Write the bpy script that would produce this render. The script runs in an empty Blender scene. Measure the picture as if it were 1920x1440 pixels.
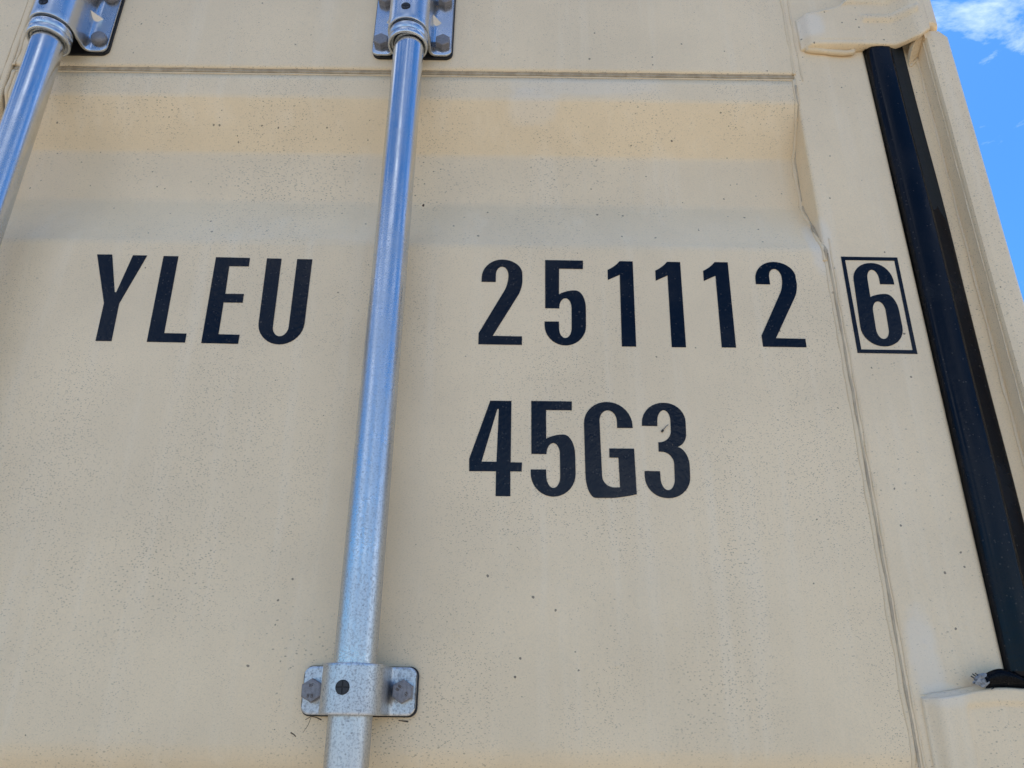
import bpy, bmesh, math, random
from mathutils import Vector, noise
random.seed(7)
sc = bpy.context.scene
R = math.radians
H = 1.90                    # height of the lens above the yard

# ---------------------------------------------------------------- camera
cam_d = bpy.data.cameras.new('camera')
cam = bpy.data.objects.new('camera', cam_d)
sc.collection.objects.link(cam)
cam.location = (0, -0.685, H)
cam.rotation_mode = 'QUATERNION'
from mathutils import Quaternion
cam.rotation_quaternion = Quaternion((1, 0, 0), R(90 + 23.5)) @ Quaternion((0, 0, 1), R(0.72))
cam_d.sensor_width = 36
cam_d.lens = 36 * 1442 / 1920
cam_d.clip_start = 0.02
cam_d.clip_end = 3000
sc.camera = cam

# ---------------------------------------------------------------- sky, sun, exposure
SUN_EL, SUN_AZ = 62, 28      # azimuth measured from +Y (behind the door) towards +X
w = bpy.data.worlds.new('World'); sc.world = w
w.use_nodes = True
nt = w.node_tree; nt.nodes.clear()
def N(t, **kw):
    n = nt.nodes.new(t)
    for k, v in kw.items():
        setattr(n, k, v)
    return n
sky = N('ShaderNodeTexSky', sky_type='NISHITA', sun_disc=False)
sky.sun_elevation = R(SUN_EL); sky.sun_rotation = R(SUN_AZ)
sky.air_density = 1.0; sky.dust_density = 0.3; sky.ozone_density = 1.2; sky.altitude = 200
tc = N('ShaderNodeTexCoord')
mp = N('ShaderNodeMapping'); mp.inputs['Scale'].default_value = (1.3, 1.0, 2.6); mp.inputs['Location'].default_value = (-5.67, 2.16, 2.14)
mp.inputs['Rotation'].default_value = (0, R(25), 0)
cn = N('ShaderNodeTexNoise'); cn.inputs['Scale'].default_value = 2.4; cn.inputs['Detail'].default_value = 9; cn.inputs['Roughness'].default_value = 0.62
cn.inputs['Distortion'].default_value = 0.35
cr = N('ShaderNodeValToRGB'); cr.color_ramp.elements[0].position = 0.50; cr.color_ramp.elements[1].position = 0.70
cr.color_ramp.elements[1].color = (0.85, 0.85, 0.85, 1)
mx = N('ShaderNodeMixRGB'); mx.inputs[2].default_value = (11.5, 12.0, 12.8, 1)
bg = N('ShaderNodeBackground'); bg.inputs['Strength'].default_value = 0.092
wo = N('ShaderNodeOutputWorld')
L = nt.links.new
L(tc.outputs['Generated'], mp.inputs['Vector']); L(mp.outputs['Vector'], cn.inputs['Vector'])
L(cn.outputs['Fac'], cr.inputs['Fac']); L(cr.outputs['Color'], mx.inputs['Fac'])
hs = N('ShaderNodeMixRGB', blend_type='MULTIPLY'); hs.inputs['Fac'].default_value = 1; hs.inputs[2].default_value = (0.26, 0.62, 0.98, 1)
L(sky.outputs['Color'], hs.inputs[1]); L(hs.outputs['Color'], mx.inputs[1]); L(mx.outputs['Color'], bg.inputs['Color']); L(bg.outputs['Background'], wo.inputs['Surface'])

sd = bpy.data.lights.new('sun', 'SUN'); sd.energy = 4.8; sd.angle = R(0.53); sd.color = (1.0, 0.95, 0.87)
so = bpy.data.objects.new('sun', sd); sc.collection.objects.link(so)
sdir = Vector((math.sin(R(SUN_AZ)) * math.cos(R(SUN_EL)), math.cos(R(SUN_AZ)) * math.cos(R(SUN_EL)), math.sin(R(SUN_EL))))
so.rotation_euler = sdir.to_track_quat('Z', 'Y').to_euler()
so.location = (0, 3, 6)
sc.view_settings.view_transform = 'Standard'
sc.view_settings.look = 'None'
sc.view_settings.gamma = 1
sc.view_settings.exposure = 1.14

# ---------------------------------------------------------------- materials
def mat(name):
    m = bpy.data.materials.new(name); m.use_nodes = True
    t = m.node_tree; b = t.nodes['Principled BSDF']
    return m, t, b
def nd(t, typ, inp=None, **kw):
    n = t.nodes.new(typ)
    for k, v in kw.items(): setattr(n, k, v)
    for k, v in (inp or {}).items(): n.inputs[k].default_value = v
    return n
def math_(t, op, a, b=None, c=None, clamp=False):
    n = t.nodes.new('ShaderNodeMath'); n.operation = op; n.use_clamp = clamp
    for i, v in enumerate((a, b, c)):
        if v is None: continue
        if isinstance(v, (int, float)): n.inputs[i].default_value = v
        else: t.links.new(v, n.inputs[i])
    return n.outputs[0]
def mixc(t, f, a, b, mode='MIX'):
    n = t.nodes.new('ShaderNodeMixRGB'); n.blend_type = mode
    for i, v in enumerate((f, a, b)):
        if isinstance(v, (int, float)): n.inputs[i].default_value = v
        elif isinstance(v, tuple): n.inputs[i].default_value = v if len(v) == 4 else v + (1,)
        else: t.links.new(v, n.inputs[i])
    return n.outputs[0]
def ramp(t, f, lo, hi, a=0.0, b=1.0):
    n = t.nodes.new('ShaderNodeMapRange'); n.interpolation_type = 'SMOOTHSTEP'
    n.inputs['From Min'].default_value = lo; n.inputs['From Max'].default_value = hi
    n.inputs['To Min'].default_value = a; n.inputs['To Max'].default_value = b
    t.links.new(f, n.inputs['Value']); return n.outputs[0]
def pos(t, scale=(1, 1, 1), loc=(0, 0, 0), rot=(0, 0, 0)):
    g = t.nodes.new('ShaderNodeNewGeometry')
    m = nd(t, 'ShaderNodeMapping', {'Scale': scale, 'Location': loc, 'Rotation': rot})
    t.links.new(g.outputs['Position'], m.inputs['Vector']); return m.outputs['Vector']
def noise_(t, v, scale, detail=3, rough=0.55, dist=0.0):
    n = nd(t, 'ShaderNodeTexNoise', {'Scale': scale, 'Detail': detail, 'Roughness': rough, 'Distortion': dist})
    t.links.new(v, n.inputs['Vector']); return n
def specks(t, v, scale, size, keep, soft=0.03):
    """small irregular dirt specks: 1 inside a speck"""
    vo = nd(t, 'ShaderNodeTexVoronoi', {'Scale': scale, 'Randomness': 1.0}); t.links.new(v, vo.inputs['Vector'])
    sep = nd(t, 'ShaderNodeSeparateColor'); t.links.new(vo.outputs['Color'], sep.inputs[0])
    rad = math_(t, 'MULTIPLY', sep.outputs[1], size)
    inside = math_(t, 'SUBTRACT', rad, vo.outputs['Distance'])
    f = ramp(t, inside, -0.5 * soft, soft)
    k = math_(t, 'LESS_THAN', sep.outputs[0], keep)
    return math_(t, 'MULTIPLY', f, k), vo

def paint_mat(name, base=(0.825, 0.650, 0.418), dirt=1.0, patches=()):
    m, t, b = mat(name)
    p = pos(t)
    wob = noise_(t, p, 260, 2)
    off = nd(t, 'ShaderNodeVectorMath', operation='SCALE'); t.links.new(wob.outputs['Color'], off.inputs[0]); off.inputs['Scale'].default_value = 0.0022
    pv = nd(t, 'ShaderNodeVectorMath', operation='ADD'); t.links.new(p, pv.inputs[0]); t.links.new(off.outputs[0], pv.inputs[1])
    tilt = nd(t, 'ShaderNodeMapping', {'Rotation': (0, R(28), 0), 'Scale': (0.62, 1, 1.15)}); t.links.new(pv.outputs[0], tilt.inputs['Vector'])
    tv = tilt.outputs['Vector']
    tilt2 = nd(t, 'ShaderNodeMapping', {'Rotation': (0, R(-38), 0), 'Scale': (0.6, 1, 1.2)}); t.links.new(pv.outputs[0], tilt2.inputs['Vector'])
    s1, v1 = specks(t, tv, 430, 0.31, 0.75)
    s2, v2 = specks(t, tilt2.outputs['Vector'], 700, 0.34, 0.8)
    s3, v3 = specks(t, pv.outputs[0], 105, 0.14, 0.34, 0.012)
    s4, v4 = specks(t, pv.outputs[0], 34, 0.055, 0.30, 0.005)
    # speck density varies over the surface
    dens = noise_(t, pos(t, (1, 1, 0.45)), 9, 4, 0.6)
    dn = ramp(t, dens.outputs['Fac'], 0.38, 0.62, 0.25, 1.0)
    sm = math_(t, 'MULTIPLY', math_(t, 'MAXIMUM', math_(t, 'MULTIPLY', s1, 0.55), math_(t, 'MULTIPLY', s2, 0.5)), dn)
    sm = math_(t, 'MULTIPLY', sm, dirt)
    big = math_(t, 'MAXIMUM', math_(t, 'MULTIPLY', s3, 0.75), math_(t, 'MULTIPLY', s4, 0.9))
    big = math_(t, 'MULTIPLY', big, dirt)
    # base colour: slow mottling and vertical wash streaks
    mot = noise_(t, p, 6, 5, 0.6)
    fine = noise_(t, p, 700, 2, 0.6)
    streak = noise_(t, pos(t, (1, 1, 0.06)), 45, 4, 0.6)
    stm = ramp(t, streak.outputs['Fac'], 0.50, 0.72)
    col = mixc(t, ramp(t, mot.outputs['Fac'], 0.3, 0.7), tuple(x * 0.93 for x in base), tuple(min(1, x * 1.04) for x in base))
    col = mixc(t, math_(t, 'MULTIPLY', stm, 0.36), col, (0.87, 0.725, 0.52))
    col = mixc(t, ramp(t, fine.outputs['Fac'], 0.35, 0.75, 0.0, 0.16), col, (0.42, 0.37, 0.28))
    for (px, pz, rx, rz, amt, pc) in patches:       # paler touch-up paint
        g = nd(t, 'ShaderNodeSeparateXYZ'); t.links.new(pv.outputs[0], g.inputs[0])
        nz = noise_(t, p, 38, 3)
        dx = math_(t, 'DIVIDE', math_(t, 'SUBTRACT', g.outputs[0], px), rx)
        dz = math_(t, 'DIVIDE', math_(t, 'SUBTRACT', g.outputs[2], pz + H), rz)
        d = math_(t, 'SQRT', math_(t, 'ADD', math_(t, 'POWER', math_(t, 'ABSOLUTE', dx), 3.0), math_(t, 'POWER', math_(t, 'ABSOLUTE', dz), 3.0)))
        d = math_(t, 'ADD', d, math_(t, 'MULTIPLY', math_(t, 'SUBTRACT', nz.outputs['Fac'], 0.5), 1.3))
        col = mixc(t, ramp(t, d, 0.45, 1.25, amt, 0.0), col, pc)
    col = mixc(t, sm, col, (0.13, 0.105, 0.075))
    col = mixc(t, big, col, (0.07, 0.055, 0.04))
    t.links.new(col, b.inputs['Base Color'])
    rn = noise_(t, p, 60, 3)
    rr = ramp(t, rn.outputs['Fac'], 0.3, 0.7, 0.34, 0.46)
    t.links.new(rr, b.inputs['Roughness'])
    b.inputs['Specular IOR Level'].default_value = 0.5
    # orange peel, dust nibs, drips
    peel = noise_(t, p, 420, 2, 0.5)
    h = math_(t, 'MULTIPLY', peel.outputs['Fac'], 0.00012)
    run = noise_(t, pos(t, (1, 1, 0.10)), 120, 2, 0.5)
    h = math_(t, 'ADD', h, math_(t, 'MULTIPLY', run.outputs['Fac'], 0.00022))
    nib = math_(t, 'MAXIMUM', ramp(t, v4.outputs['Distance'], 0.0, 0.13, 1.0, 0.0), ramp(t, v3.outputs['Distance'], 0.0, 0.12, 0.35, 0.0))
    h = math_(t, 'ADD', h, math_(t, 'MULTIPLY', nib, 0.0005))
    h = math_(t, 'ADD', h, math_(t, 'MULTIPLY', sm, 0.00016))
    bp = nd(t, 'ShaderNodeBump', {'Strength': 0.55, 'Distance': 1.0}); t.links.new(h, bp.inputs['Height'])
    t.links.new(bp.outputs['Normal'], b.inputs['Normal'])
    return m

PALE = (0.77, 0.69, 0.57)
paint = paint_mat('beige_paint', patches=[
    (0.020, 0.655, 0.030, 0.022, 0.38, PALE), (0.08, 0.68, 0.10, 0.014, 0.3, PALE),
    (0.352, 0.058, 0.014, 0.036, 0.45, PALE), (0.355, 0.770, 0.016, 0.020, 0.6, PALE),
    (0.326, 0.465, 0.013, 0.035, 0.5, PALE), (0.358, 0.022, 0.018, 0.010, 0.4, PALE)])
paint_clean = paint_mat('beige_paint_weld', base=(0.765, 0.60, 0.38), dirt=0.5)

def seal_mat(name, base, dirt, amount):
    m, t, b = mat(name)
    p = pos(t, (1, 1, 0.5)); n = noise_(t, p, 60, 5, 0.7); n2 = noise_(t, pos(t), 500, 3, 0.7)
    f = ramp(t, n.outputs['Fac'], 0.38, 0.62, amount * 0.35, amount)
    c = mixc(t, f, base, dirt)
    c = mixc(t, ramp(t, n2.outputs['Fac'], 0.55, 0.7, 0, 0.5), c, dirt)
    t.links.new(c, b.inputs['Base Color']); b.inputs['Roughness'].default_value = 0.6
    bp = nd(t, 'ShaderNodeBump', {'Strength': 0.6, 'Distance': 0.0006}); t.links.new(n2.outputs['Fac'], bp.inputs['Height'])
    t.links.new(bp.outputs['Normal'], b.inputs['Normal'])
    return m
seam = seal_mat('dirty_sealant', (0.62, 0.51, 0.34), (0.33, 0.26, 0.18), 0.75)
edge_dirt_shade = seal_mat('dirty_shaded_edge_paint', (0.56, 0.45, 0.30), (0.28, 0.20, 0.11), 0.7)  # dirt plus the groove's soft shading, painted into the brown
crevice = seal_mat('crevice_dirt_shade', (0.56, 0.42, 0.25), (0.26, 0.19, 0.11), 0.7)  # dirt in the groove, with its shadow line painted into the colour

def metal_mat(name, col=(0.72, 0.735, 0.75), rough=(0.14, 0.27), mott=0.7, scr=True):
    m, t, b = mat(name)
    p = pos(t)
    n1 = noise_(t, p, 620, 4, 0.75)
    n2 = noise_(t, p, 26, 4, 0.6)
    n3 = noise_(t, p, 1100, 2, 0.6)
    g = nd(t, 'ShaderNodeSeparateXYZ'); t.links.new(p, g.inputs[0])
    # more weathered (duller, spotted) towards the lower part
    low = ramp(t, g.outputs[2], H + 0.0, H + 0.66, 1.0, 0.12)
    sp = math_(t, 'MULTIPLY', ramp(t, n1.outputs['Fac'], 0.48, 0.62), math_(t, 'MULTIPLY', low, mott))
    dk, _ = specks(t, p, 300, 0.26, 0.35)
    c = mixc(t, ramp(t, n2.outputs['Fac'], 0.35, 0.7), col, tuple(x * 0.86 for x in col))
    c = mixc(t, math_(t, 'MULTIPLY', low, 0.75), c, (0.52, 0.54, 0.56))
    c = mixc(t, sp, c, (0.33, 0.35, 0.37))
    c = mixc(t, math_(t, 'MULTIPLY', dk, math_(t, 'MULTIPLY', low, 0.4)), c, (0.10, 0.10, 0.10))
    t.links.new(c, b.inputs['Base Color'])
    b.inputs['Metallic'].default_value = 1.0
    ra = ramp(t, n2.outputs['Fac'], 0.3, 0.75, rough[0], rough[1])
    ra = math_(t, 'ADD', ra, math_(t, 'MULTIPLY', low, 0.12))
    ra = math_(t, 'ADD', ra, math_(t, 'MULTIPLY', sp, 0.25))
    t.links.new(ra, b.inputs['Roughness'])
    h = math_(t, 'MULTIPLY', n1.outputs['Fac'], math_(t, 'MULTIPLY_ADD', low, 0.00008, 0.00003))
    h = math_(t, 'ADD', h, math_(t, 'MULTIPLY', n3.outputs['Fac'], 0.00001))
    if scr:
        sn = noise_(t, pos(t, (1, 1, 0.12), rot=(0, R(24), 0)), 500, 3, 0.7)
        h = math_(t, 'ADD', h, math_(t, 'MULTIPLY', ramp(t, sn.outputs['Fac'], 0.6, 0.7), -0.00003))
        ln = noise_(t, pos(t, (1, 1, 0.02)), 160, 2, 0.5)
        h = math_(t, 'ADD', h, math_(t, 'MULTIPLY', ln.outputs['Fac'], 0.00003))
    bp = nd(t, 'ShaderNodeBump', {'Strength': 0.6, 'Distance': 1.0}); t.links.new(h, bp.inputs['Height'])
    t.links.new(bp.outputs['Normal'], b.inputs['Normal'])
    return m
galv = metal_mat('galvanised_tube')
galv_plate = metal_mat('galvanised_plate', col=(0.68, 0.69, 0.70), rough=(0.20, 0.30), mott=0.9, scr=False)

def simple(name, col, rough, metallic=0.0, spec=0.5, nscale=300, namt=0.3, bump=0.00006, wrinkle=0):
    m, t, b = mat(name)
    p = pos(t)
    n = noise_(t, p, nscale, 4, 0.65)
    c = mixc(t, ramp(t, n.outputs['Fac'], 0.3, 0.75, 0, namt), col, tuple(x * 0.45 for x in col))
    t.links.new(c, b.inputs['Base Color'])
    b.inputs['Roughness'].default_value = rough; b.inputs['Metallic'].default_value = metallic
    b.inputs['Specular IOR Level'].default_value = spec
    h = math_(t, 'MULTIPLY', n.outputs['Fac'], bump)
    if wrinkle:
        w_ = noise_(t, p, 170, 3, 0.55, 0.4)
        h = math_(t, 'ADD', h, math_(t, 'MULTIPLY', w_.outputs['Fac'], wrinkle))
    bp = nd(t, 'ShaderNodeBump', {'Strength': 0.6, 'Distance': 1.0}); t.links.new(h, bp.inputs['Height'])
    t.links.new(bp.outputs['Normal'], b.inputs['Normal'])
    return m
bolt_m = simple('dull_zinc_bolt', (0.27, 0.26, 0.27), 0.5, 0.5, nscale=500, namt=0.6, bump=0.00015)
rubber = simple('black_rubber', (0.003, 0.004, 0.007), 0.34, spec=0.20, namt=0.4, wrinkle=0.0002)
lip_rub = simple('black_rubber_grey_sheen', (0.018, 0.020, 0.020), 0.6, spec=0.2, namt=0.5)
pad_m = simple('black_pad', (0.010, 0.010, 0.012), 0.55)
plastic = simple('black_plastic', (0.018, 0.018, 0.020), 0.45)
tip_m = simple('dark_scrap', (0.015, 0.014, 0.013), 0.6)
vinyl = simple('black_vinyl', (0.002, 0.0035, 0.008), 0.17, spec=0.28, nscale=420, namt=0.3, bump=0.00012, wrinkle=0.00045)
def dusty(m):
    t = m.node_tree; b_ = t.nodes['Principled BSDF']; src = b_.inputs['Base Color'].links[0].from_socket
    p = pos(t); s_, _ = specks(t, p, 330, 0.30, 0.35); s5, _ = specks(t, p, 90, 0.10, 0.3, 0.02)
    f = math_(t, 'MAXIMUM', math_(t, 'MULTIPLY', s_, 0.13), math_(t, 'MULTIPLY', s5, 0.22))
    hz = noise_(t, p, 14, 4, 0.6)
    c = mixc(t, f, src, (0.22, 0.19, 0.15)); c = mixc(t, ramp(t, hz.outputs['Fac'], 0.45, 0.75, 0.0, 0.015), c, (0.30, 0.28, 0.26))
    t.links.new(c, b_.inputs['Base Color'])
    t.links.new(ramp(t, hz.outputs['Fac'], 0.35, 0.7, 0.13, 0.30), b_.inputs['Roughness'])
dusty(vinyl); dusty(rubber)
torn = simple('torn_grey_fabric', (0.32, 0.33, 0.34), 0.8, nscale=420, namt=1.0, bump=0.0006)
debris_m = simple('dry_debris', (0.30, 0.27, 0.23), 0.8, nscale=900, namt=1.0)
rust_m = simple('brown_rust_scratch', (0.16, 0.07, 0.035), 0.85, nscale=900, namt=0.7)
crack_m = simple('dark_crack', (0.11, 0.075, 0.05), 0.85, nscale=900, namt=0.7)

def ground_mat():
    m, t, b = mat('gravel_yard')
    p = pos(t)
    n = noise_(t, p, 3, 6, 0.6); v = nd(t, 'ShaderNodeTexVoronoi', {'Scale': 55}); t.links.new(p, v.inputs['Vector'])
    c = mixc(t, ramp(t, n.outputs['Fac'], 0.3, 0.7), (0.24, 0.212, 0.175), (0.31, 0.28, 0.235))
    c = mixc(t, ramp(t, v.outputs['Distance'], 0.0, 0.7, 0.0, 0.35), c, (0.22, 0.19, 0.15))
    t.links.new(c, b.inputs['Base Color']); b.inputs['Roughness'].default_value = 0.9
    bp = nd(t, 'ShaderNodeBump', {'Strength': 0.7, 'Distance': 0.02}); t.links.new(v.outputs['Distance'], bp.inputs['Height'])
    t.links.new(bp.outputs['Normal'], b.inputs['Normal'])
    return m

# ---------------------------------------------------------------- builders (millimetres, z measured from lens height)
col = sc.collection
def link(name, me, parent, m, smooth=False, label=None, kind=None):
    """place the origin at the mesh's own centre and parent it"""
    o = bpy.data.objects.new(name, me); col.objects.link(o)
    xs = [v.co for v in me.vertices]
    c = Vector([(min(v[i] for v in xs) + max(v[i] for v in xs)) / 2 for i in range(3)])
    for v in me.vertices: v.co -= c
    o['_abs'] = [c.x, c.y, c.z]
    o.location = c
    if parent is not None:
        o.parent = parent
        o.location = c - wpos(parent)
    if m: me.materials.append(m)
    if smooth:
        for p in me.polygons: p.use_smooth = True
    if label: o['label'] = label
    if kind: o['kind'] = kind
    return o
def wpos(o):
    p = Vector(o.location)
    while o.parent is not None:
        o = o.parent; p += o.location
    return p
def thing(name, loc, label, cat, group=None):
    o = bpy.data.objects.new(name, None); col.objects.link(o); o.location = loc; o.empty_display_size = 0.1
    o['label'] = label; o['category'] = cat
    if group: o['group'] = group
    return o
def V3(x, y, z): return Vector((x / 1000, y / 1000, z / 1000 + H))
def mesh(name, verts, faces):
    me = bpy.data.meshes.new(name); me.from_pydata([V3(*v) for v in verts], [], faces); me.update(); return me
def from_bm(name, bm):
    bmesh.ops.recalc_face_normals(bm, faces=bm.faces)
    me = bpy.data.meshes.new(name); bm.to_mesh(me); bm.free(); return me
def fillet(pts, closed=True, seg=7):
    """polyline with optional third value = corner cut length -> smooth corners"""
    out = []; n = len(pts)
    for i, p in enumerate(pts):
        r = p[2] if len(p) > 2 else 0
        if not r or (not closed and i in (0, n - 1)):
            out.append((p[0], p[1])); continue
        a = Vector(pts[i - 1][:2]); c = Vector(p[:2]); b = Vector(pts[(i + 1) % n][:2])
        ra = min(r, (a - c).length * (0.5 if len(pts[i - 1]) > 2 and pts[i - 1][2] else 0.98))
        rb = min(r, (b - c).length * (0.5 if len(pts[(i + 1) % n]) > 2 and pts[(i + 1) % n][2] else 0.98))
        p0 = c + (a - c).normalized() * ra; p3 = c + (b - c).normalized() * rb
        p1 = p0 + (c - p0) * 0.55; p2 = p3 + (c - p3) * 0.55
        for k in range(seg + 1):
            s = k / seg; q = p0 * (1 - s) ** 3 + p1 * 3 * s * (1 - s) ** 2 + p2 * 3 * s * s * (1 - s) + p3 * s ** 3
            out.append((q.x, q.y))
    return out
def box(x0, x1, y0, y1, z0, z1, bev=0.0, seg=2):
    bm = bmesh.new()
    bmesh.ops.create_cube(bm, size=1)
    for v in bm.verts:
        v.co = V3(x0 + (v.co.x + .5) * (x1 - x0), y0 + (v.co.y + .5) * (y1 - y0), z0 + (v.co.z + .5) * (z1 - z0))
    if bev: bmesh.ops.bevel(bm, geom=list(bm.edges), offset=bev / 1000, segments=seg, affect='EDGES', profile=0.5)
    return bm
def prism_y(outline, y0, y1, bev=0.0, holes=()):
    """flat plate: outline in (x,z), from y0 (front) to y1 (back)"""
    from mathutils.geometry import tessellate_polygon
    loops = [outline] + list(holes)
    flat = [p for l in loops for p in l]
    tris = tessellate_polygon([[Vector((p[0], p[1], 0)) for p in l] for l in loops])
    n = len(flat)
    verts = [(p[0], y0, p[1]) for p in flat] + [(p[0], y1, p[1]) for p in flat]
    faces = [tuple(t) for t in tris] + [tuple(i + n for i in reversed(t)) for t in tris]
    k = 0
    for l in loops:
        m_ = len(l)
        for i in range(m_):
            a = k + i; b = k + (i + 1) % m_
            faces.append((a, b, b + n, a + n))
        k += m_
    bm = bmesh.new(); vs = [bm.verts.new(V3(*v)) for v in verts]
    for f in faces:
        try: bm.faces.new([vs[i] for i in f])
        except ValueError: pass
    bmesh.ops.recalc_face_normals(bm, faces=bm.faces)
    if bev:
        bm.edges.ensure_lookup_table(); yy = y0 / 1000
        ed = [e for e in bm.edges if all(abs(v.co.y - yy) < 1e-7 for v in e.verts) and len(e.link_faces) == 2 and abs(e.link_faces[0].normal.dot(e.link_faces[1].normal)) < 0.5]
        bmesh.ops.bevel(bm, geom=ed, offset=bev / 1000, segments=2, affect='EDGES', profile=0.5)
    return bm
def sweep_z(profile, z0, z1, closed=True, steps=1, wob=0.0, seed=0):
    """profile in (x,y) pulled along z"""
    n = len(profile); verts = []; faces = []
    for s in range(steps + 1):
        z = z0 + (z1 - z0) * s / steps
        dx = wob * (noise.noise(Vector((seed, z * 0.004, 0.5)))) if wob else 0
        dy = wob * (noise.noise(Vector((seed + 9, z * 0.006, 0.5)))) if wob else 0
        for p in profile: verts.append((p[0] + dx, p[1] + dy, z))
    for s in range(steps):
        for i in range(n if closed else n - 1):
            a = s * n + i; b = s * n + (i + 1) % n
            faces.append((a, b, b + n, a + n))
    if closed:
        faces.append(tuple(range(n - 1, -1, -1))); faces.append(tuple(range(steps * n, steps * n + n)))
    bm = bmesh.new(); vs = [bm.verts.new(V3(*v)) for v in verts]
    for f in faces: bm.faces.new([vs[i] for i in f])
    return bm
def lathe_z(prof, cx, cy, n=48):
    """(radius, z) profile turned about a vertical axis"""
    bm = bmesh.new(); rings = []
    for r, z in prof:
        rings.append([bm.verts.new(V3(cx + r * math.sin(2 * math.pi * i / n), cy - r * math.cos(2 * math.pi * i / n), z)) for i in range(n)])
    for a, b in zip(rings, rings[1:]):
        for i in range(n): bm.faces.new((a[i], a[(i + 1) % n], b[(i + 1) % n], b[i]))
    return bm
def bead(path, r, seed=0, irregular=0.35, flat=0.6, step=3.0, n=8, cap=True):
    """a weld bead / caulk line: lumpy half-sunk tube along a path of (x,y,z)"""
    pts = []
    for a, b in zip(path, path[1:]):
        a = Vector(a); b = Vector(b); k = max(1, int((b - a).length / step))
        for i in range(k): pts.append(a + (b - a) * i / k)
    pts.append(Vector(path[-1]))
    bm = bmesh.new(); rings = []
    for i, p in enumerate(pts):
        d = (pts[min(i + 1, len(pts) - 1)] - pts[max(i - 1, 0)]).normalized()
        u = d.cross(Vector((0, 1, 0)))
        if u.length < 0.2: u = d.cross(Vector((1, 0, 0)))
        u.normalize(); v = u.cross(d).normalized()
        q = Vector((seed * 3.1, i * step * 0.05, 0)); rr = r * (1 + irregular * noise.noise(q) * 2 + 0.5 * irregular * noise.noise(q * 4.7))
        o = Vector((0.9 * irregular * r * noise.noise(q * 0.7 + Vector((5, 0, 0))) * 2, 0, 0.5 * irregular * r * noise.noise(q * 0.8 + Vector((0, 0, 7))) * 2))
        rings.append([bm.verts.new(V3(*(p + o + u * rr * math.cos(2 * math.pi * k / n) + v * rr * flat * math.sin(2 * math.pi * k / n)))) for k in range(n)])
    for a, b in zip(rings, rings[1:]):
        for k in range(n): bm.faces.new((a[k], a[(k + 1) % n], b[(k + 1) % n], b[k]))
    if cap:
        bm.faces.new(rings[0][::-1]); bm.faces.new(rings[-1])
    return bm

# ---------------------------------------------------------------- the yard
g = bpy.data.meshes.new('ground'); s = 1500
g.from_pydata([(-s, -s, 0), (s, -s, 0), (s, s, 0), (-s, s, 0)], [], [(0, 1, 2, 3)])
go = bpy.data.objects.new('ground', g); col.objects.link(go); g.materials.append(ground_mat())
go['kind'] = 'structure'; go['label'] = 'pale gravel yard the container stands on'

# ---------------------------------------------------------------- container body
ZB, ZT = -1745.0, 965.0
cont = thing('shipping_container', (0.505, 0.3, 0.0), 'beige painted steel container body with its corner post at the right edge', 'container')
BX0 = -1915.0
# corner post: front flange with chamfer, inner web and back plate, one swept section; its head is cut out for the hinge knuckle
PZT = 746.0
def post_profile():
    return [(505, -19), (505, 95), (458, 95), (458, 0.3), (479.5, 0.3), (479.5, -20), (480.5, -23), (485.6, -25.2), (501.5, -25.2), (504.2, -23.5)]
p_bm = sweep_z(post_profile(), -1890, PZT - 9, steps=60, wob=0.8, seed=2)
# sloping shoulder of the post head
pr = post_profile(); top1 = []
n_ = len(pr)
def add_ring(bm, prof, z):
    return [bm.verts.new(V3(p[0], p[1], z)) for p in prof]
post = link('corner_post', from_bm('corner_post', p_bm), cont, paint)
hd = bmesh.new()
a_ = [hd.verts.new(V3(p[0], p[1], PZT - 9.0)) for p in ((479.5, 0.2), (479.5, -22), (485.6, -25.2), (502, -25.2), (505, -22), (505, 0.2))]
b_ = [hd.verts.new(V3(p[0], p[1], PZT)) for p in ((478.5, 0.2), (478.5, -23), (485.6, -24.2), (496, -24.2), (499.5, -22), (499.5, 0.2))]
for i in range(6): hd.faces.new((a_[i], a_[(i + 1) % 6], b_[(i + 1) % 6], b_[i]))
hd.faces.new(b_); hd.faces.new(a_[::-1])
link('post_head', from_bm('post_head', hd), post, paint)
# bead along the inside corner of the post and the light ridge beside it
link('weld_bead', from_bm('weld_bead', bead([(479, 0, -1000), (479, 0, 728)], 2.1, 5, 0.22)), post, paint_clean, True)
link('weld_bead', from_bm('weld_bead', bead([(479.6, -16.5, -1000), (479.6, -16.5, 738)], 0.8, 6, 0.3, flat=0.8)), post, paint_clean, True)
# back plate (inner channel web) running above the post cut-out
link('post_web', from_bm('post_web', box(458.5, 504.6, 0.8, 95, PZT - 8, 900)), post, paint)
# closing gusset under the cut-out: a small horizontal plate with a curled free edge
bm = bmesh.new(); rows = []
for i in range(13):          # curled lip: leaves the web low down, turns up and out to the flange
    a = i / 12 * math.pi / 2
    y = 0.2 - 24 * math.sin(a); x = 466.5 + 12.5 * (1 - math.cos(a)) ; z_ = 715 + 29 * math.sin(a) ** 0.8
    rows.append([(x, y, z_), (x + 1.8, y + 0.6, z_ + 1.0)])
g1 = []
for r_ in rows:
    g1.append([bm.verts.new(V3(*r_[0])), bm.verts.new(V3(*r_[1])), bm.verts.new(V3(r_[1][0], r_[1][1], r_[1][2] + 9)), bm.verts.new(V3(r_[0][0], r_[0][1], r_[0][2] + 9))])
for a, b in zip(g1, g1[1:]):
    for k in range(4): bm.faces.new((a[k], a[(k + 1) % 4], b[(k + 1) % 4], b[k]))
bm.faces.new(g1[0]); bm.faces.new(g1[-1][::-1])
link('curled_lip', from_bm('curled_lip', bm), post, paint)
bm = bmesh.new(); lo = []; hi = []
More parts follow.
